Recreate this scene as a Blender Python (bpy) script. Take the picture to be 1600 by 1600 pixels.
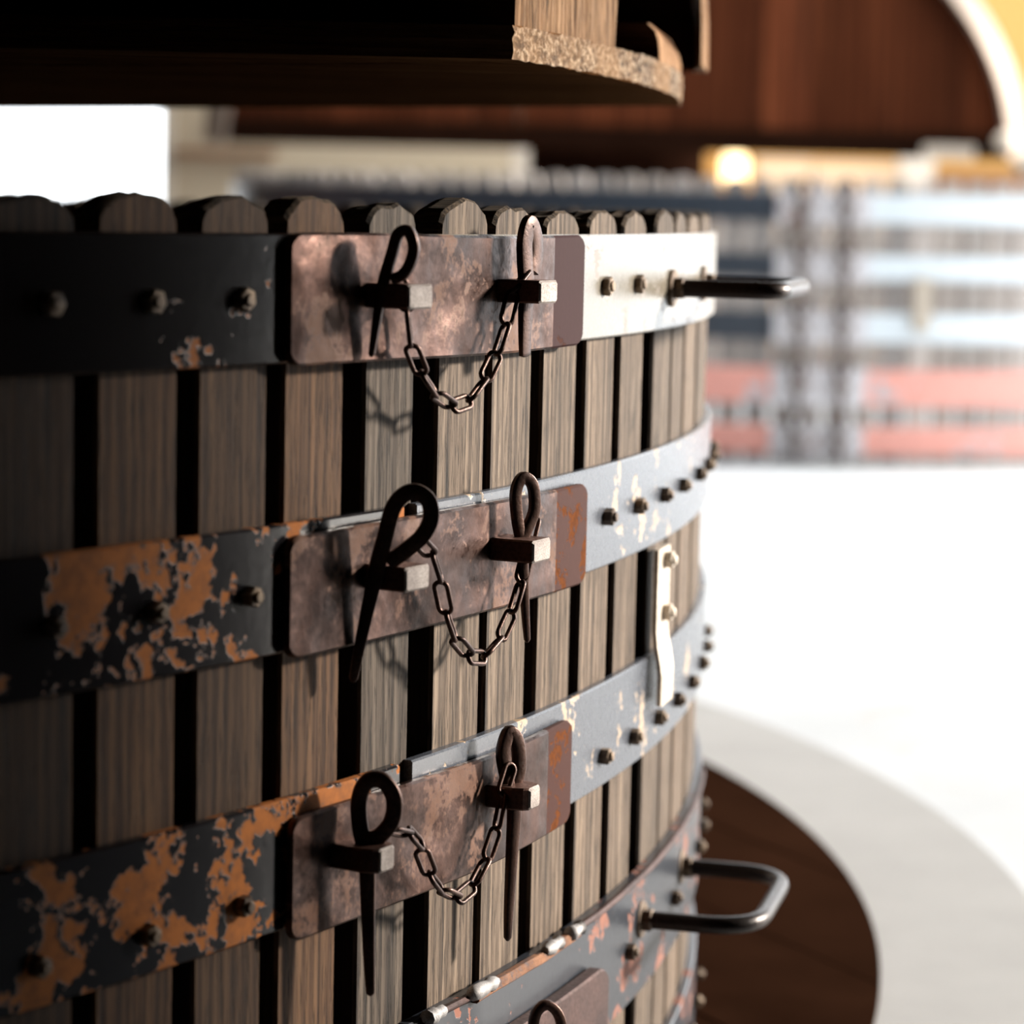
import bpy, math, random
from mathutils import Vector, Matrix
random.seed(7)
sc = bpy.context.scene
for o in list(bpy.data.objects): bpy.data.objects.remove(o)
C = sc.collection

# ------------------------------------------------------------------ camera
H = 1.32                                    # eye height above the floor
F, PITCH, ROLL = 4110.96, 0.114796, 0.02255
cam_d = bpy.data.cameras.new('camera'); cam = bpy.data.objects.new('camera', cam_d); C.objects.link(cam)
cam_d.sensor_width = 36; cam_d.lens = 36 * F / 1600; cam_d.clip_end = 200
cam.matrix_world = Matrix.Translation((0, 0, H)) @ Matrix.Rotation(math.pi/2 - PITCH, 4, 'X') @ Matrix.Rotation(ROLL, 4, 'Z')
cam_d.dof.use_dof = True; cam_d.dof.focus_distance = 2.78; cam_d.dof.aperture_fstop = 3.3
sc.camera = cam

# ------------------------------------------------------------------ light
w = bpy.data.worlds.new('daylight'); sc.world = w; w.use_nodes = True
bg = w.node_tree.nodes['Background']; bg.inputs[0].default_value = (0.93, 0.97, 1.0, 1); bg.inputs[1].default_value = 4.2
sd = bpy.data.lights.new('sun', 'SUN'); sd.energy = 13.0; sd.angle = math.radians(6.5); sd.color = (1.0, 0.91, 0.8)
sun = bpy.data.objects.new('sun', sd); C.objects.link(sun)
AZ, EL = math.radians(21), math.radians(17)
ldir = Vector((math.cos(AZ)*math.cos(EL), math.sin(AZ)*math.cos(EL), math.sin(EL)))
sun.rotation_euler = ldir.to_track_quat('Z', 'Y').to_euler(); sun.location = (5, 4, 4)
sc.view_settings.view_transform = 'Standard'; sc.view_settings.look = 'None'
sc.view_settings.exposure = 0.0; sc.view_settings.gamma = 1.0; sc.view_settings.use_curve_mapping = False

# ------------------------------------------------------------------ the basket's circle
CX, CY, R = -2.97239, 4.20899, 3.27903
TAU = math.tau
def rad(a): return math.radians(a)
def cyl(th, r, z, cx=CX, cy=CY): return Vector((cx + r*math.cos(th), cy + r*math.sin(th), z))
def ray(px, py):
    a, b = px-800, py-800
    u = a*math.cos(ROLL) + b*math.sin(ROLL); v = -a*math.sin(ROLL) + b*math.cos(ROLL)
    return Vector((u/F, math.cos(PITCH) - v/F*math.sin(PITCH), -math.sin(PITCH) - v/F*math.cos(PITCH)))
def on_cyl(px, py, e=0.0):
    d = ray(px, py); rr = R + e
    A = d.x**2 + d.y**2; B = -2*(d.x*CX + d.y*CY); c = CX*CX + CY*CY - rr*rr
    t = (-B - math.sqrt(max(0, B*B - 4*A*c)))/(2*A); p = d*t; p.z += H; return p
def on_plane(px, py, p0, az):               # vertical plane through p0 with horizontal direction az
    d = ray(px, py); n = Vector((-math.sin(az), math.cos(az), 0)); o = Vector((0, 0, H))
    t = (p0 - o).dot(n)/d.dot(n); return o + d*t

# ------------------------------------------------------------------ materials
def newmat(name):
    m = bpy.data.materials.new(name); m.use_nodes = True; nt = m.node_tree
    return m, nt, nt.nodes['Principled BSDF']
def N(nt, t, **kw):
    n = nt.nodes.new(t)
    for k, v in kw.items():
        if k in n.inputs: n.inputs[k].default_value = v
        else: setattr(n, k, v)
    return n
def coords(nt, scale, obj_random=True):
    tc = N(nt, 'ShaderNodeTexCoord'); mp = N(nt, 'ShaderNodeMapping'); mp.inputs['Scale'].default_value = scale
    if obj_random:
        oi = N(nt, 'ShaderNodeObjectInfo'); mu = N(nt, 'ShaderNodeMath', operation='MULTIPLY'); mu.inputs[1].default_value = 37.0
        nt.links.new(oi.outputs['Random'], mu.inputs[0])
        ad = N(nt, 'ShaderNodeVectorMath', operation='ADD')
        nt.links.new(tc.outputs['Object'], ad.inputs[0]); nt.links.new(mu.outputs[0], ad.inputs[1])
        nt.links.new(ad.outputs[0], mp.inputs['Vector'])
    else: nt.links.new(tc.outputs['Object'], mp.inputs['Vector'])
    return mp.outputs['Vector']
def noise(nt, scale, detail=5, rough=.55, dist=0, rnd=True, s=1.0):
    n = N(nt, 'ShaderNodeTexNoise'); n.inputs['Scale'].default_value = s
    n.inputs['Detail'].default_value = detail; n.inputs['Roughness'].default_value = rough; n.inputs['Distortion'].default_value = dist
    nt.links.new(coords(nt, scale, rnd), n.inputs['Vector']); return n.outputs['Fac']
def ramp(nt, src, stops):
    r = N(nt, 'ShaderNodeValToRGB'); el = r.color_ramp.elements
    while len(el) < len(stops): el.new(0.5)
    for e, (p, c) in zip(el, stops):
        e.position = p; e.color = (*c, 1) if len(c) == 3 else c
    nt.links.new(src, r.inputs[0]); return r.outputs['Color']
def g(v): return (v, v, v)
def mix(nt, fac, a, b, mode='MIX'):
    m = N(nt, 'ShaderNodeMix', data_type='RGBA', blend_type=mode)
    for i, x in ((0, fac), (6, a), (7, b)):
        if hasattr(x, 'links'): nt.links.new(x, m.inputs[i])
        else: m.inputs[i].default_value = x if i == 0 else (*x, 1)
    return m.outputs[2]
def bump(nt, bs, src, strength, dist):
    b = N(nt, 'ShaderNodeBump'); b.inputs['Strength'].default_value = strength; b.inputs['Distance'].default_value = dist
    nt.links.new(src, b.inputs['Height']); nt.links.new(b.outputs[0], bs.inputs['Normal'])

def wood(name, dark, mid, light, long_axis='Z', rough=.75, fine=1.0, bstr=.6, pores=.8, bdist=.002, spec=.22):
    m, nt, bs = newmat(name)
    def sc3(across, along):
        s = [across]*3; s['XYZ'.index(long_axis)] = along; return s
    a = noise(nt, sc3(95*fine, 2.2*fine), 7, .68, .8)
    b = noise(nt, sc3(9*fine, 2.6*fine), 4, .6, 1.0)
    wv = N(nt, 'ShaderNodeTexWave', wave_type='RINGS', rings_direction='Z'); wv.inputs['Scale'].default_value = 1
    wv.inputs['Distortion'].default_value = 6; wv.inputs['Detail'].default_value = 3; wv.inputs['Detail Scale'].default_value = .8
    nt.links.new(coords(nt, sc3(30*fine, 2.0*fine)), wv.inputs['Vector'])
    p = noise(nt, sc3(420*fine, 20*fine), 3, .65)
    col = ramp(nt, a, [(.36, dark), (.5, mid), (.66, light)])
    col = mix(nt, .35, col, ramp(nt, b, [(.3, dark), (.6, mid), (.8, light)]))
    col = mix(nt, .22, col, ramp(nt, wv.outputs['Color'], [(.2, dark), (.8, light)]))
    pm = ramp(nt, p, [(.36, g(.12)), (.47, g(1))])
    col = mix(nt, pores, col, pm, 'MULTIPLY')
    oi = N(nt, 'ShaderNodeObjectInfo')
    tint = ramp(nt, oi.outputs['Random'], [(0, g(.62)), (.5, (.95, .9, .84)), (1, (1.25, 1.2, 1.15))])
    col = mix(nt, 1.0, col, tint, 'MULTIPLY')
    nt.links.new(col, bs.inputs['Base Color']); bs.inputs['Roughness'].default_value = rough
    bs.inputs['Specular IOR Level'].default_value = spec
    hm = mix(nt, .5, a, pm)
    bump(nt, bs, hm, bstr, bdist)
    return m
M = {}
M['stave'] = wood('weathered_oak', (.008, .005, .003), (.10, .070, .049), (.29, .23, .178))
M['stave_warm'] = wood('warm_shaded_oak', (.008, .003, .0015), (.085, .042, .020), (.20, .115, .06))  # warmer, darker oak copy; tone of the shaded left side put into colour
M['stave_side'] = wood('gap_shaded_oak', (.008, .004, .003), (.02, .011, .007), (.035, .02, .013), bstr=.4)  # shade inside the gaps put into the side colour
M['stave_top'] = wood('rough_sawn_oak_end', (.012, .008, .005), (.06, .042, .027), (.2, .15, .105), 'Y', .9, 1.6, 1.0, .8, .006)
M['pale_stave'] = wood('pale_silvered_wood', (.25, .22, .21), (.5, .46, .44), (.68, .65, .63), fine=.5)
M['black_wood'] = wood('dark_stained_wood', (.005, .002, .001), (.02, .0075, .003), (.06, .027, .012), 'X', .85, .8, .5, .5, .003, 0.0)
M['plank_wood'] = wood('dark_plank_wood', (.02, .008, .003), (.10, .045, .018), (.26, .14, .07), 'X', .9, .8, .5, .5, .003, 0.0)
M['head_wood'] = wood('red_brown_wood', (.015, .007, .005), (.085, .024, .011), (.16, .05, .022), 'Z', .6, .25, .3, .3, .002, 0.0)
M['cut_wood'] = wood('fresh_cut_wood', (.06, .025, .01), (.36, .19, .085), (.62, .41, .25), 'Z', .9, .9, 1.0, .8, .006)
M['pale_rim'] = wood('pale_worn_rim', (.2, .155, .12), (.36, .29, .24), (.48, .41, .35), 'Z', .7, .6, .4, .3)

def end_grain():
    m, nt, bs = newmat('fibrous_end_grain')
    a = noise(nt, (95, 95, 120), 6, .7); b = noise(nt, (6, 6, 6), 3)
    c = ramp(nt, a, [(.43, (.015, .006, .002)), (.5, (.24, .125, .055)), (.59, (.78, .60, .42))])
    c = mix(nt, ramp(nt, b, [(.4, g(0)), (.6, g(.55))]), c, (.55, .30, .13))
    nt.links.new(c, bs.inputs['Base Color']); bs.inputs['Roughness'].default_value = .9; bump(nt, bs, a, 1.0, .02); return m
M['end_grain'] = end_grain()

def paint_metal(name, paint, patch, cover, rough=.3, pscale=9, patch_rough=.8, spec=.85, lean=0.0, wmix=.25):
    m, nt, bs = newmat(name)
    n1 = noise(nt, (pscale,)*3, 6, .62, .3, rnd=True); n2 = noise(nt, (pscale*7,)*3, 4, .6)
    nn = mix(nt, .25, n1, n2)
    if lean:                                    # wear is heaviest towards the lower edge and the older side of the hoop
        tc = N(nt, 'ShaderNodeTexCoord'); sx = N(nt, 'ShaderNodeSeparateXYZ'); nt.links.new(tc.outputs['Object'], sx.inputs[0])
        ma = N(nt, 'ShaderNodeMath', operation='MULTIPLY_ADD'); ma.inputs[1].default_value = -lean; ma.inputs[2].default_value = -lean*1.45
        nt.links.new(sx.outputs['Y'], ma.inputs[0])
        cl = N(nt, 'ShaderNodeClamp'); cl.inputs['Min'].default_value = -.06; cl.inputs['Max'].default_value = .012; nt.links.new(ma.outputs[0], cl.inputs[0])
        a2 = N(nt, 'ShaderNodeMath', operation='ADD'); nt.links.new(nn, a2.inputs[0]); nt.links.new(cl.outputs[0], a2.inputs[1]); nn = a2.outputs[0]
    mask = ramp(nt, nn, [(cover, g(0)), (cover+.018, g(1))])
    pc = mix(nt, n2, paint, tuple(min(1, x*1.3+.002) for x in paint))
    ptc = ramp(nt, n2, [(.3, tuple(x*.55 for x in patch)), (.6, patch)])
    nt.links.new(mix(nt, mask, pc, ptc), bs.inputs['Base Color'])
    rr = mix(nt, mask, g(rough), g(patch_rough))
    wr = noise(nt, (120,)*3, 4, .6)
    rr = mix(nt, ramp(nt, wr, [(.40, g(0)), (.75, g(wmix))]), rr, g(.6))
    nt.links.new(rr, bs.inputs['Roughness']); bs.inputs['Specular IOR Level'].default_value = spec
    inv = N(nt, 'ShaderNodeMath', operation='MULTIPLY_ADD'); inv.inputs[1].default_value = -1; inv.inputs[2].default_value = 1
    nt.links.new(mask, inv.inputs[0]); 
    bump(nt, bs, mix(nt, .25, inv.outputs[0], wr), .35, .0012)
    return m
M['hoop_black'] = paint_metal('black_painted_steel', (.004, .0035, .004), (.26, .075, .004), .60, .16, spec=.35, lean=.05, wmix=.05)
M['hoop_worn'] = paint_metal('chipped_black_over_ochre', (.006, .0055, .007), (.36, .105, .005), .53, .17, 11, spec=.4, lean=.11, wmix=.06)
M['hoop_rusty'] = paint_metal('blue_grey_paint_with_rust', (.02, .023, .03), (.20, .065, .035), .57, .28, 12, spec=.5)
M['hoop_sheen_cream'] = paint_metal('black_steel_cream_sheen', (.13, .112, .085), (.10, .06, .035), .58, .26, 26, .5)  # bright grazing reflection on the black top hoop, put into the base colour
M['hoop_sheen_grey'] = paint_metal('chipped_black_grey_sheen', (.05, .056, .07), (.36, .25, .15), .56, .26, 13, .45, lean=.04)  # grey-blue reflection on black hoops painted in; the chipped patches are wear
M['bg_lock'] = paint_metal('pale_grey_lock_paint', (.62, .60, .62), (.36, .22, .18), .58, .4, 5)
M['bg_sunlit'] = paint_metal('sunlit_blue_grey_paint', (.62, .68, .72), (.45, .28, .24), .64, .4, 3)  # sunlit copy of the far hoops' grey-blue paint, brightness in the colour
M['bg_red'] = paint_metal('salmon_red_paint', (.75, .33, .27), (.6, .6, .63), .56, .45, 3)
M['bg_shaded'] = paint_metal('shaded_blue_grey_paint', (.02, .03, .045), (.25, .2, .18), .66, .35, 3)  # darker copy of the same far hoop paint, dim reflection in the colour

def rusty(name, base, hi, orange, cover, metal=.6, rough=.38, s=14, dent=0):
    m, nt, bs = newmat(name)
    a = noise(nt, (s,)*3, 6, .65, .4); b = noise(nt, (s*9,)*3, 5, .6); c = noise(nt, (s*.6,)*3, 3, .5)
    col = ramp(nt, c, [(.35, base), (.68, hi)])
    col = mix(nt, ramp(nt, b, [(.35, g(.5)), (.6, g(0))]), col, tuple(x*.35 for x in base))
    mk = ramp(nt, mix(nt, .3, a, b), [(cover, g(0)), (cover+.07, g(1))])
    col = mix(nt, mk, col, mix(nt, b, orange, tuple(x*.5 for x in orange)))
    nt.links.new(col, bs.inputs['Base Color'])
    mm = mix(nt, mk, g(metal), g(0.0)); nt.links.new(mm, bs.inputs['Metallic'])
    rr = mix(nt, mk, ramp(nt, b, [(.3, g(rough+.25)), (.7, g(rough))]), g(.75)); nt.links.new(rr, bs.inputs['Roughness'])
    if dent:
        d = noise(nt, (11,)*3, 2, .4); b1 = N(nt, 'ShaderNodeBump'); b1.inputs['Strength'].default_value = .5; b1.inputs['Distance'].default_value = dent
        nt.links.new(d, b1.inputs['Height'])
        b2 = N(nt, 'ShaderNodeBump'); b2.inputs['Strength'].default_value = .35; b2.inputs['Distance'].default_value = .001
        nt.links.new(b, b2.inputs['Height']); nt.links.new(b1.outputs[0], b2.inputs['Normal']); nt.links.new(b2.outputs[0], bs.inputs['Normal'])
    else: bump(nt, bs, b, .35, .001)
    return m
M['plate'] = rusty('burnished_rusty_plate', (.020, .0085, .006), (.085, .044, .033), (.13, .042, .010), .525, .95, .26, 13, .03)
M['plate_reflect_rust'] = paint_metal('dark_reflection_with_orange_rust', (.040, .014, .010), (.11, .032, .006), .525, .6, 24, .9, .06)  # plate end's dark reflection held in the colour, with real orange rust
M['plate_reflect_dark'] = paint_metal('dark_plate_reflection', (.026, .008, .008), (.05, .018, .012), .62, .6, 22, .8, .05)  # dark reflection on the top plate's end, held in the colour
M['plate_thick'] = rusty('coarse_rusty_plate', (.03, .012, .010), (.075, .035, .028), (.16, .05, .02), .64, .6, .45, 20)
M['pin'] = rusty('brown_iron', (.032, .014, .010), (.11, .058, .042), (.09, .03, .01), .7, .75, .28, 30)
M['lug'] = rusty('brown_lug_steel', (.06, .025, .017), (.16, .08, .06), (.16, .055, .015), .66, .6, .38, 25)
M['lug_end'] = rusty('bare_brushed_steel_end', (.24, .2, .18), (.4, .35, .32), (.3, .2, .12), .72, .2, .5, 60)
M['bolt'] = rusty('brown_bolt_steel', (.07, .045, .03), (.24, .17, .11), (.2, .1, .03), .68, .5, .4, 60)
M['handle'] = rusty('dark_handle_steel', (.010, .006, .005), (.03, .018, .014), (.06, .025, .014), .72, .5, .22, 25)
M['bright_steel'] = rusty('bare_bracket_steel', (.5, .42, .34), (.7, .62, .52), (.4, .25, .14), .74, .4, .4, 20)
M['weld'] = rusty('pale_weld_metal', (.22, .21, .21), (.42, .41, .41), (.3, .14, .06), .6, .4, .55, 80)
M['rust_strip'] = rusty('orange_rust', (.13, .045, .014), (.28, .12, .05), (.07, .035, .03), .5, .1, .7, 40)

def plain(name, col, rough=.6, var=.12, s=1.5, metal=0, bdist=0):
    m, nt, bs = newmat(name)
    n = noise(nt, (s,)*3, 5, .6)
    nt.links.new(ramp(nt, n, [(.3, tuple(x*(1-var) for x in col)), (.7, tuple(min(1, x*(1+var)) for x in col))]), bs.inputs['Base Color'])
    bs.inputs['Roughness'].default_value = rough; bs.inputs['Metallic'].default_value = metal
    if rough > .8: bs.inputs['Specular IOR Level'].default_value = 0.0
    if bdist: bump(nt, bs, n, .5, bdist)
    return m
def concrete():
    m, nt, bs = newmat('pale_concrete')
    n = noise(nt, (.8, 1.1, 1), 7, .6, .6, rnd=False); n2 = noise(nt, (3, 1.2, 1), 5, .6, 1, rnd=False); n3 = noise(nt, (45,)*3, 4, rnd=False)
    c = ramp(nt, n, [(.3, (.43, .455, .48)), (.6, (.53, .56, .59))])
    c = mix(nt, ramp(nt, n2, [(.60, g(0)), (.68, g(.5))]), c, (.50, .43, .37))
    c = mix(nt, ramp(nt, n3, [(.25, g(.25)), (.45, g(0))]), c, (.4, .4, .4))
    nt.links.new(c, bs.inputs['Base Color']); bs.inputs['Roughness'].default_value = .6; bump(nt, bs, n3, .2, .002); return m
M['concrete'] = concrete()
M['ring_stone'] = plain('grey_stone', (.35, .35, .35), .75, .06, 5)
M['pan'] = plain('brown_painted_boards', (.021, .009, .005), .9, .35, 1.8)
M['ochre'] = plain('ochre_plaster', (.60, .33, .11), .9, .03, .5)
M['beige'] = plain('beige_plaster', (.46, .37, .26), .9, .04, .5)
M['dim'] = plain('low_bounce_plaster', (.045, .025, .016), .9, .1, .5)  # unseen walls and ceiling kept dark so they bounce little light
M['brown'] = plain('brown_cupboard_wood', (.20, .08, .025), .6, .2, 2)
M['tan'] = plain('tan_wood', (.65, .45, .26), .6, .1, 2)
M['cream'] = plain('cream_paint', (.55, .47, .38), .5, .05, 2)
M['column'] = plain('dark_oiled_timber', (.012, .005, .003), .95, .3, 2)
def glow(name, col, s):
    m, nt, bs = newmat(name); bs.inputs['Base Color'].default_value = (*col, 1)
    bs.inputs['Emission Color'].default_value = (*col, 1); bs.inputs['Emission Strength'].default_value = s; return m
M['lamp'] = glow('warm_lamp_glass', (1.0, .72, .38), 4.0)

# ------------------------------------------------------------------ mesh helpers
class MB:
    def __init__(s): s.v = []; s.f = []; s.m = []
    def add(s, vs, fs, mi=0):
        b = len(s.v); s.v += [tuple(v) for v in vs]; s.f += [tuple(i+b for i in f) for f in fs]
        s.m += (mi if isinstance(mi, list) else [mi]*len(fs))
    def box(s, c, d, M4=None, mi=0):
        vs = [Vector((c[0]+sx*d[0]/2, c[1]+sy*d[1]/2, c[2]+sz*d[2]/2)) for sx in (-1, 1) for sy in (-1, 1) for sz in (-1, 1)]
        if M4: vs = [M4 @ v for v in vs]
        s.add(vs, [(0, 1, 3, 2), (4, 6, 7, 5), (0, 4, 5, 1), (2, 3, 7, 6), (0, 2, 6, 4), (1, 5, 7, 3)], mi)
    def prism(s, pts, z0, z1, mi=0, side_mi=None, axis='Z', M4=None):
        n = len(pts)
        def P(p, z): 
            v = Vector((p[0], p[1], z)) if axis == 'Z' else Vector((p[0], z, p[1]))
            return M4 @ v if M4 else v
        vs = [P(p, z0) for p in pts] + [P(p, z1) for p in pts]
        fs = [tuple(reversed(range(n))), tuple(range(n, 2*n))] + [(i, (i+1) % n, n+(i+1) % n, n+i) for i in range(n)]
        mm = [mi, mi] + [(side_mi[i] if isinstance(side_mi, list) else (mi if side_mi is None else side_mi)) for i in range(n)]
        s.add(vs, fs, mm)
    def sweep(s, rings, closed=False, mi=0, cap=True):
        n = len(rings[0]); vs = [v for r in rings for v in r]; fs = []
        k = len(rings)
        for i in range(k if closed else k-1):
            j = (i+1) % k
            for q in range(n): fs.append((i*n+q, i*n+(q+1) % n, j*n+(q+1) % n, j*n+q))
        if cap and not closed: fs += [tuple(reversed(range(n))), tuple(range((k-1)*n, k*n))]
        s.add(vs, fs, mi)
    def mesh(s, name, mats, smooth=0):
        me = bpy.data.meshes.new(name); me.from_pydata(s.v, [], s.f)
        for m in mats: me.materials.append(M[m])
        if len(mats) > 1: me.polygons.foreach_set('material_index', s.m)
        import bmesh
        bm = bmesh.new(); bm.from_mesh(me); bmesh.ops.recalc_face_normals(bm, faces=bm.faces); bm.to_mesh(me); bm.free()
        if smooth:
            me.polygons.foreach_set('use_smooth', [True]*len(me.polygons))
            try: me.set_sharp_from_angle(angle=math.radians(smooth))
            except Exception: pass
        return me
    def obj(s, name, mats, parent=None, smooth=0, loc=None):
        return mk(name, s.mesh(name, mats, smooth), parent, loc)
def mk(name, me, parent=None, loc=None, rz=0):
    o = bpy.data.objects.new(name, me); C.objects.link(o)
    if parent: o.parent = parent
    if loc is not None: o.location = loc
    if rz: o.rotation_euler[2] = rz
    return o
def tag(o, label=None, cat=None, group=None, kind=None):
    for k, v in (('label', label), ('category', cat), ('group', group), ('kind', kind)):
        if v: o[k] = v
    return o
def thing(name, label, cat, loc=(0, 0, 0), group=None):
    return tag(mk(name, None, None, loc), label, cat, group)
def arc_section(th, r0, r1, z0, z1, ch, cx, cy, o=Vector((0, 0, 0))):
    c = min(ch, (z1-z0)*.45, (r1-r0)*.45)
    return [cyl(th, r, z, cx, cy) - o for r, z in ((r0, z0), (r1-c, z0), (r1, z0+c), (r1, z1-c), (r1-c, z1), (r0, z1))]
def arc_mesh(b, a0, a1, r0, r1, z0, z1, step=1.0, ch=.002, cx=CX, cy=CY, mi=0, wob=0, o=Vector((0, 0, 0))):
    n = max(2, int(abs(a1-a0)/step)+1); rg = []
    for i in range(n+1):
        a = a0 + (a1-a0)*i/n; d = wob*math.sin(a*1.7)+wob*.6*math.sin(a*3.9+1)
        rg.append(arc_section(rad(a), r0, r1+d*.3, z0+d, z1+d, ch, cx, cy, o))
    b.sweep(rg, mi=mi)
def hexhead_mesh(name, af=.018, h=.011, stud=.004, mat='bolt'):
    b = MB(); r = af/2/math.cos(math.pi/6)
    def ring(rr, y, n, ph=0): return [Vector((rr*math.cos(TAU*i/n+ph), y, rr*math.sin(TAU*i/n+ph))) for i in range(n)]
    b.sweep([ring(r, -.001, 6), ring(r, h-.0015, 6), ring(r*.86, h, 6)])
    b.sweep([ring(r*.55, h-.001, 10), ring(r*.55, h+stud-.001, 10), ring(r*.42, h+stud, 10)])
    return b.mesh(name, [mat])
# local frame of radial pieces: +Y is outwards, X tangent
def radial(name, me, parent, th, r, z, cx=CX, cy=CY, o=Vector((0, 0, 0)), spin=0):
    ob = mk(name, me, parent, cyl(th, r, z, cx, cy) - o)
    ob.rotation_euler = (Matrix.Rotation(th - math.pi/2, 4, 'Z') @ Matrix.Rotation(spin, 4, 'Y')).to_euler()
    return ob

# ------------------------------------------------------------------ the room
def struct(name, b, mats, **k): return tag(b.obj(name, mats, **k), kind='structure')
b = MB(); b.box((0, 13, -.1), (40, 44, .2)); struct('floor', b, ['concrete'])
YB, XR, XL = 27.0, 8.0, -9.0
ZC = 5.2
def wall_with_holes(name, axis, pos, a0, a1, holes, mat, th=.3):
    b = MB(); cur = a0
    def put(p, q, z0, z1):
        if q-p < .01 or z1-z0 < .01: return
        if axis == 'X': b.box((pos, (p+q)/2, (z0+z1)/2), (th, q-p, z1-z0))
        else: b.box(((p+q)/2, pos, (z0+z1)/2), (q-p, th, z1-z0))
    for (p, q, z0, z1) in sorted(holes):
        put(cur, p, 0, ZC); put(p, q, 0, z0); put(p, q, z1, ZC); cur = q
    put(cur, a1, 0, ZC); return struct(name, b, [mat])
JAMB = 3.80
XN = 3.2                                     # wall added out of view to shade the basket's left, stops at JAMB
wall_with_holes('shade_wall_right', 'X', XN+.15, -4.0, JAMB, [], 'dim')
wall_with_holes('wall_far_right', 'X', XR+.15, 0, YB, [(3.8, 24.5, 0, 4.4)], 'dim')
wall_with_holes('wall_left', 'X', XL-.15, -4.0, YB, [], 'dim')
wall_with_holes('wall_back', 'Y', YB+.15, XL-.3, .6, [(-6.9, -3.65, 0, 3.0)], 'beige')
wall_with_holes('wall_back_right', 'Y', YB+.15, .6, XR+.3, [], 'ochre')
wall_with_holes('wall_front', 'Y', -4.15, XL-.3, XR+.3, [], 'dim')
b = MB(); b.box((-.5, 3.35, ZC+.1), (17.7, 15.3, .2)); b.box((-5.3, 18.9, ZC+.1), (8.1, 15.8, .2)); b.box((-.5, 26.8, ZC+.1), (17.7, .4, .2)); struct('ceiling', b, ['dim'])   # roof opening added at the back to light the wall and far basket
b = MB(); b.box((-3.59, YB-.02, 1.5), (.12, .1, 3.0)); b.box((-6.96, YB-.02, 1.5), (.12, .1, 3.0)); b.box((-5.2, YB-.02, 3.06), (3.64, .1, .12))
struct('door_1', b, ['cream'])

# ------------------------------------------------------------------ press bed
def disc(b, cx, cy, r, z0, z1, n=160, ch=.004):
    rg = [[Vector((cx+rr*math.cos(TAU*i/n), cy+rr*math.sin(TAU*i/n), z)) for i in range(n)] for rr, z in ((r, z0), (r, z1-ch), (r-ch, z1))]
    b.sweep(rg)
b = MB(); disc(b, -3.12, 5.03, 4.15, -.002, .008); t = b.obj('stone_plinth', ['ring_stone'])
tag(t, 'flat round grey stone plinth on the pale floor under the brown press bed', 'plinth')
bed = thing('press_bed', 'dark brown round press bed of boards below the big slatted basket', 'press bed', (-3.01, 4.94, .008))
# boards of the bed, clipped to the circle
def clip_board(y0, y1, r, n=14):
    def xs(y): return math.sqrt(max(0, r*r-y*y))
    ys = [y0+(y1-y0)*i/n for i in range(n+1)]
    return [(xs(y), y) for y in ys] + [(-xs(y), y) for y in reversed(ys)]
BD = .37
for i in range(20):
    y0 = -3.7+i*BD; p = clip_board(max(-3.699, y0+.003), min(3.699, y0+BD-.003), 3.7)
    b = MB(); b.prism(p, 0, .010 + .0015*random.random()); o = b.obj('board', ['pan'], bed); o.rotation_euler[2] = rad(118)

# ------------------------------------------------------------------ the big basket
basket = thing('wine_press_basket', 'large round slatted wooden press basket with dark iron hoops, in the foreground', 'press basket', (CX, CY, .022))
O = Vector((CX, CY, .022))
TH_ST = .036
def stave_mesh(name, h_arch, seed, side='stave', top='stave_top', n=12, wd=.1, hgt=1.0, flat=.0):
    rnd = random.Random(seed); b = MB(); zt = hgt
    pts = [(-wd/2, 0), (wd/2, 0), (wd/2, zt-h_arch)]
    sk = rnd.uniform(-.12, .12)
    for i in range(1, n):
        a = math.pi*i/n; x = math.cos(a); s = math.sin(a)**.5
        pts.append((wd/2*x + sk*wd*.2*s, zt-h_arch + h_arch*s*(1+.07*rnd.uniform(-1, 1))))
    pts.append((-wd/2, zt-h_arch))
    # rings from inside (y=-thickness) to outside with a small chamfer
    def ring(y, k, dz=0): return [Vector((p[0]*k, y, max(0, p[1]-(dz if p[1] > .1 else 0)))) for p in pts]
    m = len(pts)
    rg = [ring(-TH_ST, .97, .003), ring(-TH_ST*.66, .99, .001*rnd.random()), ring(-TH_ST*.33, 1, .002*rnd.random()), ring(-.004, 1), ring(0, .95, .003)]
    vs = [v for r in rg for v in r]; fs = []; mm = []
    for i in range(4):
        for q in range(m):
            fs.append((i*m+q, i*m+(q+1) % m, (i+1)*m+(q+1) % m, (i+1)*m+q)); mm.append(1 if 2 <= q < m-1 else (2 if i < 3 else 0))
    fs += [tuple(reversed(range(m))), tuple(range(4*m, 5*m))]; mm += [0, 0]
    b.add(vs, fs, mm); return b.mesh(name, [side, top, 'stave_side' if side.startswith('stave') else side])
ZT = H - .0274                                  # top edge of the first hoop
edges = [(-37.1, -38.95+0, 0)]
meas = [(-36.86, -35.10, .034), (-34.63, -32.92, .033), (-32.48, -30.80, .034), (-30.15, -28.55, .030), (-27.72, -25.86, .035),
        (-25.62, -23.80, .029), (-23.26, -21.42, .026), (-20.88, -19.02, .029), (-18.54, -16.70, .027), (-15.70, -13.75, .030),
        (-13.58, -12.0, .028), (-11.72, -9.55, .026), (-9.0, -6.85, .027), (-6.6, -4.6, .026), (-39.15, -37.30, .029)]
a = -41.5
while a > -360 + -4.0 - .3:
    meas.append((a, a+1.86, random.uniform(.026, .034))); a -= 2.33
k = 0
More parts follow.
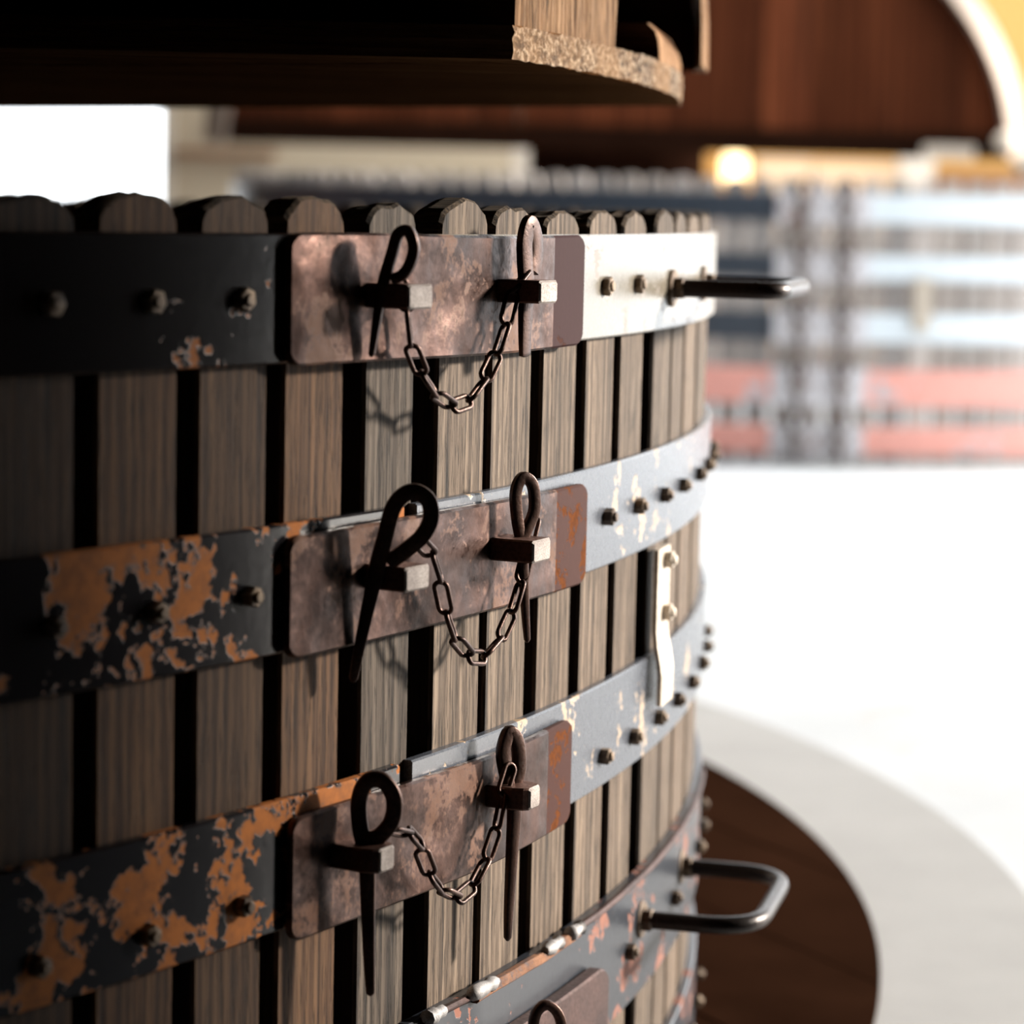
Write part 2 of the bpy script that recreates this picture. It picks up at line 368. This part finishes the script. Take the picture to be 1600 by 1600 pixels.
for a0, a1, hh in meas:
    wd = 2*(R-.011)*math.sin(rad(a1-a0)/2)
    near = -60 < a0 < 0
    hgt = ZT + hh - .022
    me = stave_mesh('stave', hh+.008, k, 'stave_warm' if a0 < -31.5 else 'stave', wd=wd, hgt=hgt) if near else None
    if not near:
        if k % 1 == 0 and 'far_stave' not in globals(): far_stave = stave_mesh('stave', .035, 999, wd=.1025, hgt=ZT+.03-.022, n=6)
        me = far_stave
    o = radial('stave', me, basket, rad((a0+a1)/2), R-.011, .022, o=O); k += 1

HO = {1: (-.0274, -.1474), 2: (-.2978, -.4196), 3: (-.5613, -.6875), 4: (-.8382, -.9975), 5: (-1.112, -1.25)}
hoops = {}
CUT = -28.9
for i, (zt, zb) in HO.items():
    b = MB(); mat = {1: 'hoop_black', 2: 'hoop_worn', 3: 'hoop_worn', 4: 'hoop_rusty', 5: 'hoop_rusty'}[i]
    e = .0 if i < 4 else .002
    arc_mesh(b, CUT+180.2, CUT+360-.22, R-.0105, R+e, H+zb, H+zt, .75, .002, o=O, wob=0)
    hoops[i] = b.obj('hoop', [mat], basket, smooth=25)
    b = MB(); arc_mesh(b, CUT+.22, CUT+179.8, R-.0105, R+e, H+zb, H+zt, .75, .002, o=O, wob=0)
    hoops[-i] = b.obj('hoop', [{1: 'hoop_sheen_cream', 2: 'hoop_sheen_grey', 3: 'hoop_sheen_grey', 4: 'hoop_rusty', 5: 'hoop_rusty'}[i]], basket, smooth=25)
    hoops[-i]['label'] = {1: 'half of the top hoop with pale sheen in its colour', 2: 'half hoop with blue grey sheen in its colour and cream flecks', 3: 'lower half hoop with blue grey sheen in its colour and cream patches', 4: 'blue grey half of the wide hoop', 5: 'blue grey half of the bottom hoop'}[i]
    lab = {1: 'glossy black painted top hoop', 2: 'black hoop with chipped ochre patches', 3: 'lower black hoop with chipped ochre patches', 4: 'wide blue grey hoop with rusty top edge', 5: 'blue grey bottom hoop with rusty edge'}[i]
    hoops[i]['label'] = lab
bolt_me = hexhead_mesh('bolt'); bolt_big = hexhead_mesh('bolt', .02, .009, .003)
def bolts(i, degs, z, me=bolt_me, e=0):
    for d in degs:
        radial('bolt', me, hoops[i if d < CUT else -i], rad(d), R+e, H+z, o=O, spin=random.uniform(0, 1))
bolts(1, [-37.98, -35.91, -33.83, -20.36, -18.09], -.087, bolt_big)
right = [-19.9, -17.6, -15.2, -12.95, -10.2, -7.8, -5.2, -2.6]
bolts(2, [-40.2, -37.92, -35.82, -33.59]+right, -.3595)
bolts(3, [-40.4, -38.22, -35.94, -33.71, -19.73, -17.47, -15.12, -12.84, -10.4, -7.6, -5.0, -2.4], -.6495)
bolts(4, [-21.6, -17.45, -12.61, -9.87, -7.4, -5.0, -2.5], -.925, e=.002)
bolts(5, [-13.4, -10.9, -8.4, -5.9, -3.4], -1.185, e=.002)

# lugs: blocks welded on the hoops that poke through the locking plates
def lug_mesh(name, L=.062, wd=.043, hg=.024, rnd=0):
    b = MB(); c = .002
    def ring(y, w, h): 
        return [Vector((x, y, z)) for x, z in ((-w+c, -h), (w-c, -h), (w, -h+c), (w, h-c), (w-c, h), (-w+c, h), (-w, h-c), (-w, -h+c))]
    w2, h2 = wd/2, hg/2
    rg = [ring(-.002, w2, h2), ring(L*.72, w2, h2)] + ([ring(L*.9, w2*.82, h2)] if rnd else []) + [ring(L-c, w2*(.6 if rnd else 1), h2), ring(L, (w2*(.6 if rnd else 1))-c, h2-c)]
    b.sweep(rg, cap=False); n = 8; k = len(rg)
    b.f.append(tuple(range((k-1)*n, k*n))); b.m.append(1)
    b.f.append(tuple(reversed(range(n)))); b.m.append(0)
    for q in range(len(b.f)-2-n, len(b.f)-2): b.m[q] = 1
    return b.mesh(name, ['lug', 'lug_end'])
lugA = lug_mesh('lug'); lugB = lug_mesh('lug', rnd=1)
LUG = {1: (-30.39, -25.84), 2: (-30.33, -25.87), 3: (-31.1, -25.92), 4: (-27.9, -23.5)}
LZ = {1: -.0855, 2: -.3575, 3: -.6225, 4: -.965}
for i in (1, 2, 3, 4):
    for q, d in enumerate(LUG[i]):
        radial('lug', lugB if i == 3 else lugA, hoops[i if d < CUT else -i], rad(d), R-.001, H+LZ[i]+(-.004 if i == 3 and q == 0 else 0), o=O)

# handles
def tube(b, pts, r, n=12, mi=0, rs=None):
    rg = []; m = len(pts); up = Vector((0, 0, 1)); prev = None
    for i in range(m):
        t = (pts[min(i+1, m-1)] - pts[max(i-1, 0)]).normalized()
        if prev is None:
            s = t.cross(up) if abs(t.z) < .9 else t.cross(Vector((1, 0, 0)))
        else: s = prev - t*prev.dot(t)
        s.normalize(); prev = s; u = s.cross(t); rr = rs[i] if rs else r
        rg.append([pts[i] + s*rr*math.cos(TAU*q/n) + u*rr*math.sin(TAU*q/n) for q in range(n)])
    b.sweep(rg, mi=mi)
def bez(p, n=8, rr=.03):                      # rounded polyline
    out = [p[0]]
    for i in range(1, len(p)-1):
        a, c, d = p[i-1], p[i], p[i+1]; r = min(rr, (a-c).length*.49, (d-c).length*.49)
        s = c + (a-c).normalized()*r; e = c + (d-c).normalized()*r
        for q in range(n+1):
            t = q/n; out.append(s*(1-t)**2 + c*2*t*(1-t) + e*t*t)
    out.append(p[-1]); return out
def handle(d0, d1, z, L, hoop, rr, lab):
    mid = rad((d0+d1)/2); n = Vector((math.cos(mid), math.sin(mid), 0))
    p0, p1 = cyl(rad(d0), R, H+z)-O, cyl(rad(d1), R, H+z)-O
    # legs leave the hoop square to the handle's middle
    base = max(p0.dot(n), p1.dot(n))
    e0 = p0 + n*(base-p0.dot(n)+L); e1 = p1 + n*(base-p1.dot(n)+L)
    b = MB(); tube(b, bez([p0, e0, e1, p1], 8, rr), .0115, 14)
    h = b.obj('handle', ['handle'], basket, smooth=40); h['label'] = lab
    for d in (d0, d1):
        b = MB(); ws = [[Vector((rr2*math.cos(TAU*i/24), y, rr2*math.sin(TAU*i/24))) for i in range(24)] for rr2, y in ((.024, 0), (.024, .003), (.0225, .0045))]
        b.sweep(ws); me = b.mesh('washer', ['bolt'])
        radial('washer', me, h, rad(d), R+.001, H+z, o=O)
        radial('nut', hexhead_mesh('nut', .026, .013, 0, 'bolt'), h, rad(d), R+.005, H+z, o=O)
handle(-14.9, -10.3, -.096, .14, 1, .035, 'dark bar handle on the top hoop')
handle(-16.3, -11.3, -.9, .15, 4, .075, 'dark bar handle on the wide hoop near the floor')

# bracket strap between the second and the third hoop
b = MB(); rg = []
for z, e in ((-.425, .003), (-.53, .003), (-.548, .005), (-.568, .009), (-.585, .0115), (-.625, .0115)):
    rg.append([cyl(rad(d), R+e+dd, H+z) - O for d, dd in ((-16.1, 0), (-16.1, .006), (-14.9, .006), (-14.9, 0))])
b.sweep(rg); br = b.obj('bracket', ['bright_steel'], basket); br['label'] = 'bare steel strap bridging two hoops'
for z in (-.441, -.509): radial('bolt', hexhead_mesh('bolt', .02, .011, .004, 'bright_steel'), br, rad(-15.4), R+.009, H+z, o=O)

# welded repair along the top edge of the wide hoop
rs_ = MB()
arc_mesh(rs_, -26.3, -21.3, R+.0015, R+.011, H-.838-.012, H-.838+.001, .3, .003, o=O, wob=.0008)
r2 = MB(); arc_mesh(r2, -28.3, -5.0, R+.0005, R+.0085, H-.838-.007, H-.838+.0008, .3, .003, o=O, wob=.0006); r2.obj('edge_strip', ['plate_thick'], basket, smooth=30)
rs = rs_.obj('rust_strip', ['rust_strip'], basket, smooth=30); rs['label'] = 'flaking orange rust strip on the upper edge'
for d0, d1 in ((-26.6, -25.5), (-23.2, -22.4), (-21.9, -21.2), (-28.3, -27.6)):
    b = MB(); pts = [cyl(rad(d0+(d1-d0)*i/9), R+.008, H-.838+.0005)-O for i in range(10)]
    tube(b, pts, .006, 8, rs=[.0078*(1+.22*random.uniform(-1, 1))*(.55 if i in (0, 9) else 1) for i in range(10)])
    o = b.obj('weld_bead', ['weld'], basket, smooth=60)

# ------------------------------------------------------------------ locking plates
def locking_plate(d0, d1, z0, z1, mat, label, e0=.0015, th=.008, wob=.004, seed=0, crn=.018, cx=CX, cy=CY, Rr=R, sag=0, pad=0, padm='plate_reflect_rust'):
    mid = rad((d0+d1)/2); o = cyl(mid, Rr, (z0+z1)/2, cx, cy)
    t = thing('locking_plate', label, 'metal plate', o, 'locking plates')
    b = MB(); rg = []; arc = rad(d1-d0)*Rr; cs = [crn*k for k in (0, .11, .28, .5, .75, 1)]
    ss = cs + [crn + (arc-2*crn)*i/48 for i in range(1, 48)] + [arc-c for c in reversed(cs)]
    rnd = random.Random(seed); ph = [rnd.uniform(0, 6) for _ in range(4)]
    for s in ss:
        a = rad(d0) + s/Rr; q = min(s, arc-s); q = min(q, crn)
        cut = crn - math.sqrt(max(0, crn*crn-(crn-q)**2))
        dz = wob*.35*math.sin(s*9+ph[0]) - sag*4*(s/arc)*(1-s/arc)
        dr = wob*(.5+.5*math.sin(s*11+ph[1]))*.8
        end = .4 if s in (0, arc) else 1
        rg.append(arc_section(a, Rr+e0+dr+(th*.2 if end < 1 else 0), Rr+e0+dr+th*(1 if end == 1 else .8), z0+cut+dz, z1-cut+dz, .0025, cx, cy, o))
    b.sweep(rg)
    if pad:                                     # dark reflection at the right end put in as maroon colour
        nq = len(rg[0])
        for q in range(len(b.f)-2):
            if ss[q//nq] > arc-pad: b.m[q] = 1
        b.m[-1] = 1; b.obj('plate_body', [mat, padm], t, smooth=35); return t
    b.obj('plate_body', [mat], t, smooth=35); return t
locking_plate(-32.8, -22.05, H-.151, H-.0275, 'plate', 'polished brown locking plate on the top black hoop, uppermost of four', seed=1, pad=.098, padm='plate_reflect_dark')
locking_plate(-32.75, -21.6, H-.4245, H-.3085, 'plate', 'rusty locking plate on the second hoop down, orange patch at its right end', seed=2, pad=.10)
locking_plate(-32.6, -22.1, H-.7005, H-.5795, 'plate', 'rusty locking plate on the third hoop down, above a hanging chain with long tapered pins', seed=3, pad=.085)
locking_plate(-30.4, -20.05, H-1.035, H-.897, 'plate_thick', 'thick coarse brown locking plate cut off by the bottom edge, lowest of four', e0=.004, th=.017, seed=4, crn=.032)

# ------------------------------------------------------------------ pins with eyes
def smooth_poly(P, n=6):
    out = []
    for i in range(len(P)-1):
        p0, p1, p2, p3 = P[max(i-1, 0)], P[i], P[i+1], P[min(i+2, len(P)-1)]
        for q in range(n):
            t = q/n; out.append(.5*((2*p1)+(p2-p0)*t+(2*p0-5*p1+4*p2-p3)*t*t+(3*p1-p0-3*p2+p3)*t**3))
    out.append(P[-1]); return out
def pin(px, az, e, lug_px, label, shaft_n, wd=.0115, th=.0065, tipw=.5):
    """px: the pin's centre line from the tip up through the lug and round the eye; az: direction of the eye's plane"""
    p0 = on_cyl(*lug_px, e); A = rad(az); nrm = Vector((-math.sin(A), math.cos(A), 0))
    P = smooth_poly([on_plane(x, y, p0, A) for x, y in px], 6); m = len(P)
    t = thing('locking_pin', label, 'pin', p0, 'locking pins of the basket')
    b = MB(); rg = []; ns = shaft_n*6
    for i, p in enumerate(P):
        T = (P[min(i+1, m-1)] - P[max(i-1, 0)]).normalized(); S = T.cross(nrm).normalized()
        f = min(1, i/max(1, ns*.9))
        w_ = wd*1.3*(tipw + (1-tipw)*min(1, f*1.3))/2; h_ = th*1.25*(.55+.45*min(1, f*1.5))/2
        if i == 0: w_ *= .35; h_ *= .5
        if i >= m-2: w_ *= .8
        rg.append([p - p0 + S*w_*math.copysign(abs(math.cos(q))**.4, math.cos(q)) + nrm*h_*math.copysign(abs(math.sin(q))**.4, math.sin(q)) for q in [TAU*k/12 for k in range(12)]])
    b.sweep(rg); o = b.obj('pin_body', ['pin'], t, smooth=50); return t, p0
pins = []
pins.append(pin([(580, 558), (586, 520), (593, 475), (601, 435), (613, 395), (622, 366), (638, 361), (647, 385), (641, 412), (628, 430), (612, 436)], -8, .028, (597, 467),
    'pin with round eye in the left lug of the top plate', 4, .0085, .011))
pins.append(pin([(820, 558), (820, 530), (821, 480), (822, 440), (820, 405), (820, 375), (827, 352), (835, 370), (836, 400), (831, 425)], 60, .032, (821, 455),
    'pin with narrow flattened eye in the right lug of the top plate', 4, .017, .008, .75))
pins.append(pin([(551, 1066), (562, 1010), (577, 940), (588, 890), (600, 845), (616, 790), (642, 768), (668, 780), (673, 810), (659, 838), (636, 858), (606, 880)], 4, .03, (588, 893),
    'pin with large open bent eye in the left lug of the second plate', 4, .0125, .007))
pins.append(pin([(824, 1004), (821, 960), (818, 900), (815, 850), (808, 810), (806, 768), (817, 746), (832, 758), (835, 795), (824, 825), (812, 850)], 30, .035, (818, 865),
    'pin with long oval eye in the right lug of the second plate', 4, .0095, .0065))
pins.append(pin([(579, 1556), (577, 1510), (575, 1430), (573, 1340), (563, 1295), (561, 1250), (573, 1222), (597, 1219), (615, 1245), (613, 1280), (594, 1305), (575, 1312)], 0, .035, (574, 1335),
    'longest pin, thick round eye, in the left lug of the third plate', 4, .0125, .009))
pins.append(pin([(793, 1470), (795, 1420), (800, 1330), (803, 1260), (792, 1215), (786, 1175), (796, 1144), (808, 1160), (811, 1200), (804, 1228)], 35, .032, (801, 1262),
    'pin with pale oval eye in the right lug of the third plate, pointed shank below', 4, .0115, .008))
pins.append(pin([(850, 1720), (848, 1690), (842, 1650), (833, 1615), (838, 1582), (855, 1570), (872, 1585), (878, 1615), (868, 1650), (850, 1665)], 20, .052, (845, 1640),
    'pin whose curved eye just shows at the bottom before the thick lowest plate', 3, .0085, .008))

# ------------------------------------------------------------------ chains
def link_mesh(L=.042, W=.0185, r=.0026):
    b = MB(); hw = W/2-r; hl = L/2-r-hw; path = []
    for i in range(9): a = -math.pi/2 + math.pi*i/8; path.append(Vector((hl+hw*math.cos(a), hw*math.sin(a), 0)))
    for i in range(9): a = math.pi/2 + math.pi*i/8; path.append(Vector((-hl+hw*math.cos(a), hw*math.sin(a), 0)))
    rg = []; m = len(path)
    for i in range(m):
        t = (path[(i+1) % m]-path[i-1]).normalized(); s = t.cross(Vector((0, 0, 1)))
        rg.append([path[i] + s*r*math.cos(TAU*q/8) + Vector((0, 0, 1))*r*math.sin(TAU*q/8) for q in range(8)])
    b.sweep(rg, closed=True); return b.mesh('link', ['pin'], 60)
link_me = link_mesh()
def chain(px, ea, eb, label, tw=0):
    pa, pb = on_cyl(*px[0], ea), on_cyl(*px[-1], eb); az = math.atan2(pb.y-pa.y, pb.x-pa.x)
    P = smooth_poly([on_plane(x, y, pa, az) for x, y in px], 10)
    D = [0]
    for i in range(1, len(P)): D.append(D[-1] + (P[i]-P[i-1]).length)
    Lt = D[-1]; n = max(4, round(Lt/.0352)); t = thing('pin_chain', label, 'chain', pa, 'chains between the locking pins')
    def at(s):
        s = max(0, min(Lt, s)); i = 1
        while i < len(D)-1 and D[i] < s: i += 1
        return P[i-1].lerp(P[i], (s-D[i-1])/max(1e-9, D[i]-D[i-1]))
    for k in range(n):
        s = Lt*(k+.5)/n; c = at(s); T = (at(s+.016)-at(s-.016)).normalized()
        side = Vector((math.cos(az-math.pi/2), math.sin(az-math.pi/2), 0)); U = T.cross(side).normalized(); S = U.cross(T).normalized()
        roll = rad((28 if k % 2 else -62) + tw + random.uniform(-12, 12))
        Yv = (U*math.cos(roll) + S*math.sin(roll)); Zv = T.cross(Yv)
        m = Matrix((T, Yv, Zv)).transposed().to_4x4(); m.translation = c - pa
        o = mk('link', link_me, t); o.matrix_local = m
chain([(622, 437), (636, 480), (643, 540), (664, 590), (692, 624), (717, 632), (742, 614), (767, 572), (787, 520), (803, 455), (824, 428)], .03, .032,
      'rusty chain hanging between the two pins of the top plate')
chain([(651, 843), (680, 878), (696, 950), (716, 1003), (748, 1027), (781, 996), (805, 940), (818, 890), (828, 850), (838, 812)], .035, .036,
      'rusty chain hanging between the two pins of the second plate')
chain([(612, 1298), (650, 1310), (664, 1345), (684, 1382), (716, 1400), (742, 1376), (766, 1325), (780, 1275), (788, 1230), (800, 1196)], .04, .033,
      'rusty chain hanging between the two pins of the third plate')

# ------------------------------------------------------------------ press head above the basket
HR = 3.22
head = thing('pressing_block', 'dark timber pressing block hanging over the near basket, pale sawn curved ends', 'press head', (CX, CY, H+.164))
HOf = Vector((CX, CY, H+.164))
def headbeam(name, y0, y1, z0, z1, r, side, end, rough=.004, n=40, x0=-6.0, chy=0, seed=1):
    rnd = random.Random(seed); b = MB()
    ys = [y0+(y1-y0)*i/n for i in range(n+1)]; far_ = []
    if name == 'plank': far_ = [(-2.5, 6.08), (x0, 6.08)]
    def X(y): return CX + math.sqrt(r*r-(y-CY)**2)
    nz = 5; rows = []
    for j in range(nz+1):
        z = z0+(z1-z0)*j/nz; row = []
        for y in ys:
            row.append(Vector((X(y)+rnd.uniform(-rough, rough*.3), y, z + (rnd.uniform(-rough, rough)*.5 if 0 < j < nz else rnd.uniform(-rough, rough)*.35))) - HOf)
        rows.append(row)
    m = n+1; vs = [v for r_ in rows for v in r_]; fs = []; mm = []
    for j in range(nz):
        for i in range(n): fs.append((j*m+i, j*m+i+1, (j+1)*m+i+1, (j+1)*m+i)); mm.append(1)
    k = len(vs); q = [Vector((x0, y0, z0))-HOf, Vector((x0, y1, z0))-HOf, Vector((x0, y0, z1))-HOf, Vector((x0, y1, z1))-HOf]
    vs += q
    if far_:                                     # the far side runs obliquely back
        vs[-3] = Vector((x0, far_[1][1], z0))-HOf; vs[-1] = Vector((x0, far_[1][1], z1))-HOf
        vs += [Vector((*far_[0], z0))-HOf, Vector((*far_[0], z1))-HOf]
    fl, ft = ([k+4], [k+5]) if far_ else ([], [])
    fs += [tuple([k, k+1] + fl + list(reversed(range(0, m)))), tuple([k+2] + list(range(nz*m, nz*m+m)) + ft + [k+3]),
           tuple([k] + [j*m for j in range(nz+1)] + [k+2]), tuple([k+1, k+3] + ft + [j*m+n for j in reversed(range(nz+1))] + fl), (k, k+2, k+3, k+1)]
    mm += [0]*5
    b.add(vs, fs, mm); return b.obj(name, [side, end], head)
pl = headbeam('plank', 2.95, 4.10, H+.164, H+.201, HR, 'plank_wood', 'end_grain', .004, 70, seed=3); pl['label'] = 'lowest dark plank with fibrous pale cut end'
bm_ = headbeam('beam', 2.985, 3.35, H+.2015, H+.62, HR-.012, 'black_wood', 'cut_wood', .003, 24, seed=4)
b = MB()
prof = [(3.60, .201), (4.0, .201), (4.0, .218), (3.9, .229), (3.72, .239), (3.52, .2455), (3.49, .245), (3.55, .239), (3.585, .229), (3.597, .215)]
for xx in (0,):
    n = len(prof)
    vs = [Vector((CX+math.sqrt((HR-.004)**2-(y-CY)**2)+random.uniform(-.002, .002), y, H+z))-HOf for y, z in prof] + [Vector((-.6, y, H+z))-HOf for y, z in prof]
    b.add(vs, [tuple(range(n)), tuple(reversed(range(n, 2*n)))] + [(i, (i+1) % n, n+(i+1) % n, n+i) for i in range(n)], [1] + [0]*(n+1))
wg = b.obj('cleat', ['black_wood', 'cut_wood'], head); wg['label'] = 'curled pale worn cleat end'

def lid(name, label, cx, y, z, a_, bb, th, face, rim_mat, nb, beamh, rimw=.03, bev=.03):
    t = thing(name, label, 'cover', (cx, y, z))
    def hh(x): return bb*math.sqrt(max(0, 1-(x/a_)**2))
    for i in range(nb):
        x0 = -a_ + 2*a_*i/nb + .001; x1 = -a_ + 2*a_*(i+1)/nb - .001
        top = [(x1 + (x0-x1)*q/6, max(.02, hh(x1 + (x0-x1)*q/6))) for q in range(7)]
        b = MB(); jit = random.uniform(0, .006)
        b.prism([(x0, 0), (x1, 0)] + top, jit, th, axis='Y'); b.obj('board', [face], t)
    b = MB(); rg = []
    for i in range(97):
        q = math.pi*i/96; c, s = math.cos(q), math.sin(q); nr = Vector((c/a_, s/bb)).normalized()
        p = Vector((a_*c, bb*s)); p2 = p + nr*rimw
        rg.append([Vector((p.x, -bev, p.y)), Vector((p2.x, bev*.5, p2.y)), Vector((p2.x, th+.02, p2.y)), Vector((p.x, th+.02, p.y))])
    b.sweep(rg); r = b.obj('rim', [rim_mat], t); r['label'] = 'pale worn curved rim'
    b = MB(); b.box((0, -.04, beamh/2), (2*a_*.985, .06, beamh)); b.obj('rail', ['column'], t)
    return t
lid('wooden_cover', 'raised black half round cover behind the near pressing block, thin pale edge', CX, 4.16, H+.222, 3.245, 2.2, .06, 'black_wood', 'cut_wood', 18, .03, .022, .12)
# the screw column that carries the head stands in the middle of the basket
def column(cx, cy, r, z0, z1, label):
    b = MB(); b.sweep([[Vector((rr*math.cos(TAU*i/32), rr*math.sin(TAU*i/32), z)) for i in range(32)] for rr, z in ((r*1.1, z0), (r*1.1, z0+.15), (r, z0+.2), (r, z1-.05), (r*.95, z1))])
    o = b.obj('screw_column', ['column'], None, 40, (cx, cy, 0)); return tag(o, label, 'column')
column(CX, 4.0, .12, .02, H+.162, 'iron screw column in the middle of the near basket, under the pressing block')

# ------------------------------------------------------------------ second press in the background
BX, BY, BR = 1.72, 17.6, 3.6
far = thing('wine_press_basket', 'pale slatted press basket with grey blue and salmon hoops, out of focus behind', 'press basket', (BX, BY, 0))
OB = Vector((BX, BY, 0))
fst = stave_mesh('stave', .045, 55, 'pale_stave', 'pale_stave', 6, .115, 1.50)
nst = 156
for i in range(nst):
    a = TAU*i/nst
    radial('stave', fst, far, a, BR-.012, .012, BX, BY, OB)
FH = [(.115, -.035), (-.205, -.335), (-.51, -.665), (-.81, -1.0), (-1.115, -1.265)]
jd = math.degrees
def th_of_px(px):                              # angle on the far basket seen at picture column px
    ax = (px-800)/F; d = Vector((ax, 1)).normalized(); oc = Vector((-BX, -BY)); bq = oc.dot(d); cq = oc.dot(oc)-BR*BR
    t = -bq - math.sqrt(max(0, bq*bq-cq)); return jd(math.atan2(t*d.y-BY, t*d.x-BX))
dL, dR = th_of_px(1203), th_of_px(1345)
fhoops = []
for i, (zt, zb) in enumerate(FH):
    for k, (s0, s1, mat) in enumerate(((dR-.5, dR+170, 'bg_sunlit' if i < 3 else 'bg_red'), (dR+170.5, dL+360+.5, 'bg_shaded' if i < 3 else 'bg_red'))):
        b = MB(); arc_mesh(b, s0, s1, BR-.012, BR+.004, H+zb, H+zt, 2, .003, BX, BY, o=OB); o = b.obj('hoop', [mat], far, 30)
        if k == 0: fhoops.append(o)
labs = ['topmost', 'second from the top', 'third and middle one', 'fourth down, salmon stained', 'lowest, near the floor']
fl = lug_mesh('lug', .09, .09, .05)
fp = MB(); tube(fp, [Vector((0, 0, -.14)), Vector((0, 0, .02)), Vector((.03, 0, .06)), Vector((.03, 0, .12)), Vector((0, 0, .15)), Vector((-.03, 0, .12)), Vector((-.02, 0, .07))], .014, 8); fp = fp.mesh('pin_body', ['pin'], 50)
for i, (zt, zb) in enumerate(FH):
    t = locking_plate(dL-.1, dR+.1, H+zb-.01, H+zt+.005, 'bg_lock', 'pale blurred locking plate on the far basket, %s of its five' % labs[i], th=.012, cx=BX, cy=BY, Rr=BR+.006, seed=20+i, crn=.018)
    for q, px in enumerate((1242, 1308)):
        a = rad(th_of_px(px)); radial('lug', fl, fhoops[i], a, BR, H+(zt+zb)/2, BX, BY, OB)
        p = mk('locking_pin', fp, None, cyl(a, BR+.06, H+(zt+zb)/2, BX, BY)); p.rotation_euler[2] = a-math.pi/2
        tag(p, 'dark pin in the %s lug of the far basket plate, %s' % (('left', 'right')[q], labs[i]), 'pin', 'locking pins of the far basket')
b = MB(); b.box((0, .03, 0), (.09, .02, .28)); b.box((0, .012, .1), (.09, .03, .06)); b.box((0, .012, -.1), (.09, .03, .06))
radial('bracket', b.mesh('bracket', ['cream']), far, rad(th_of_px(1430)), BR+.004, H-.46, BX, BY, OB)
b = MB(); disc(b, BX, BY, 3.9, -.002, .01, 96); tag(b.obj('stone_plinth', ['ring_stone']), 'low round plinth under the far pale basket', 'plinth')
fcv = lid('wooden_cover', 'large red brown half round cover raised over the far basket, pale rim', .62, 17.2, H+.385, 2.52, 1.87, .08, 'head_wood', 'pale_rim', 16, .16, .16, .16)
column(.66, 18.0, .6, .02, ZC, 'thick dark column rising from the far basket to its cover')
b = MB(); b.box((0, 0, 0), (.33, .04, .09)); b.obj('steel_plate', ['bright_steel'], fcv, 0, (2.13, -.16, .035))
for px, pz, rr in ((1548, .49, .07), (1582, .36, .085)):
    b = MB(); n = 16
    b.sweep([[Vector((rr*math.sin(math.pi*j/10)*math.cos(TAU*q/n), rr*math.sin(math.pi*j/10)*math.sin(TAU*q/n), rr*math.cos(math.pi*j/10))) for q in range(n)] for j in range(1, 10)])
    b.obj('knob', ['cream'], fcv, 60, ((px-800)/F*17-.62, -.24, pz-.385))

# ------------------------------------------------------------------ things against the back wall
def bgbox(name, px0, px1, py0, py1, Y, dep, mat, label, cat, floor_=False, parts=None):
    x0, x1 = (px0-800)/F*Y, (px1-800)/F*Y; z1 = (326-py0)/F*Y + H; z0 = 0 if floor_ else (326-py1)/F*Y + H
    z1 -= 0
    b = MB(); b.box((0, dep/2, (z1-z0)/2), (x1-x0, dep, z1-z0)); 
    c = .02; b.box((0, -.01, (z1-z0)/2), ((x1-x0)*.8, .03, (z1-z0)*.8))
    return tag(b.obj(name, [mat], None, 0, ((x0+x1)/2, Y, z0)), label, cat)
bgbox('cupboard', 1452, 1640, 255, 0, 26.2, .6, 'brown', 'brown wooden cupboard against the back wall at the far right', 'cupboard', True)
bgbox('post', 1390, 1442, 232, 0, 25.0, .25, 'cream', 'pale square post at the back, right of the lit lamp', 'post', True)
bgbox('post', 790, 822, 230, 0, 25.4, .2, 'cream', 'pale post at the back, left of the dark column', 'post', True)
bgbox('crate', 990, 1075, 257, 0, 14+10.5, .5, 'tan', 'tan crate standing behind the far basket, left of the lamp', 'crate', True)
M['peach'] = plain('pale_peach_wood', (.66, .47, .30), .8, .06, 2)
bgbox('crate', 1168, 1252, 240, 0, 25.4, .4, 'peach', 'pale peach crate at the back, just right of the glowing lamp', 'crate', True)
bgbox('crate', 1256, 1384, 243, 0, 25.6, .4, 'peach', 'wide pale peach crate at the back, left of the pale square post', 'crate', True)
bgbox('shelf', 262, 420, 246, 256, 26.7, .25, 'brown', 'small brown wall shelf beside the bright doorway', 'shelf')
lp = thing('wall_lamp', 'glowing warm wall lamp at the back above the far basket', 'lamp', ((1133-800)/F*26.6, 26.6, H+.44))
b = MB(); b.sweep([[Vector((r_*math.cos(TAU*q/16), r_*math.sin(TAU*q/16), z)) for q in range(16)] for r_, z in ((.07, -.17), (.12, -.12), (.12, .12), (.07, .17))]); b.obj('lamp_shade', ['lamp'], lp, 40)
b = MB(); b.box((0, .22, 0), (.08, .36, .08)); b.obj('wall_mount', ['bright_steel'], lp)
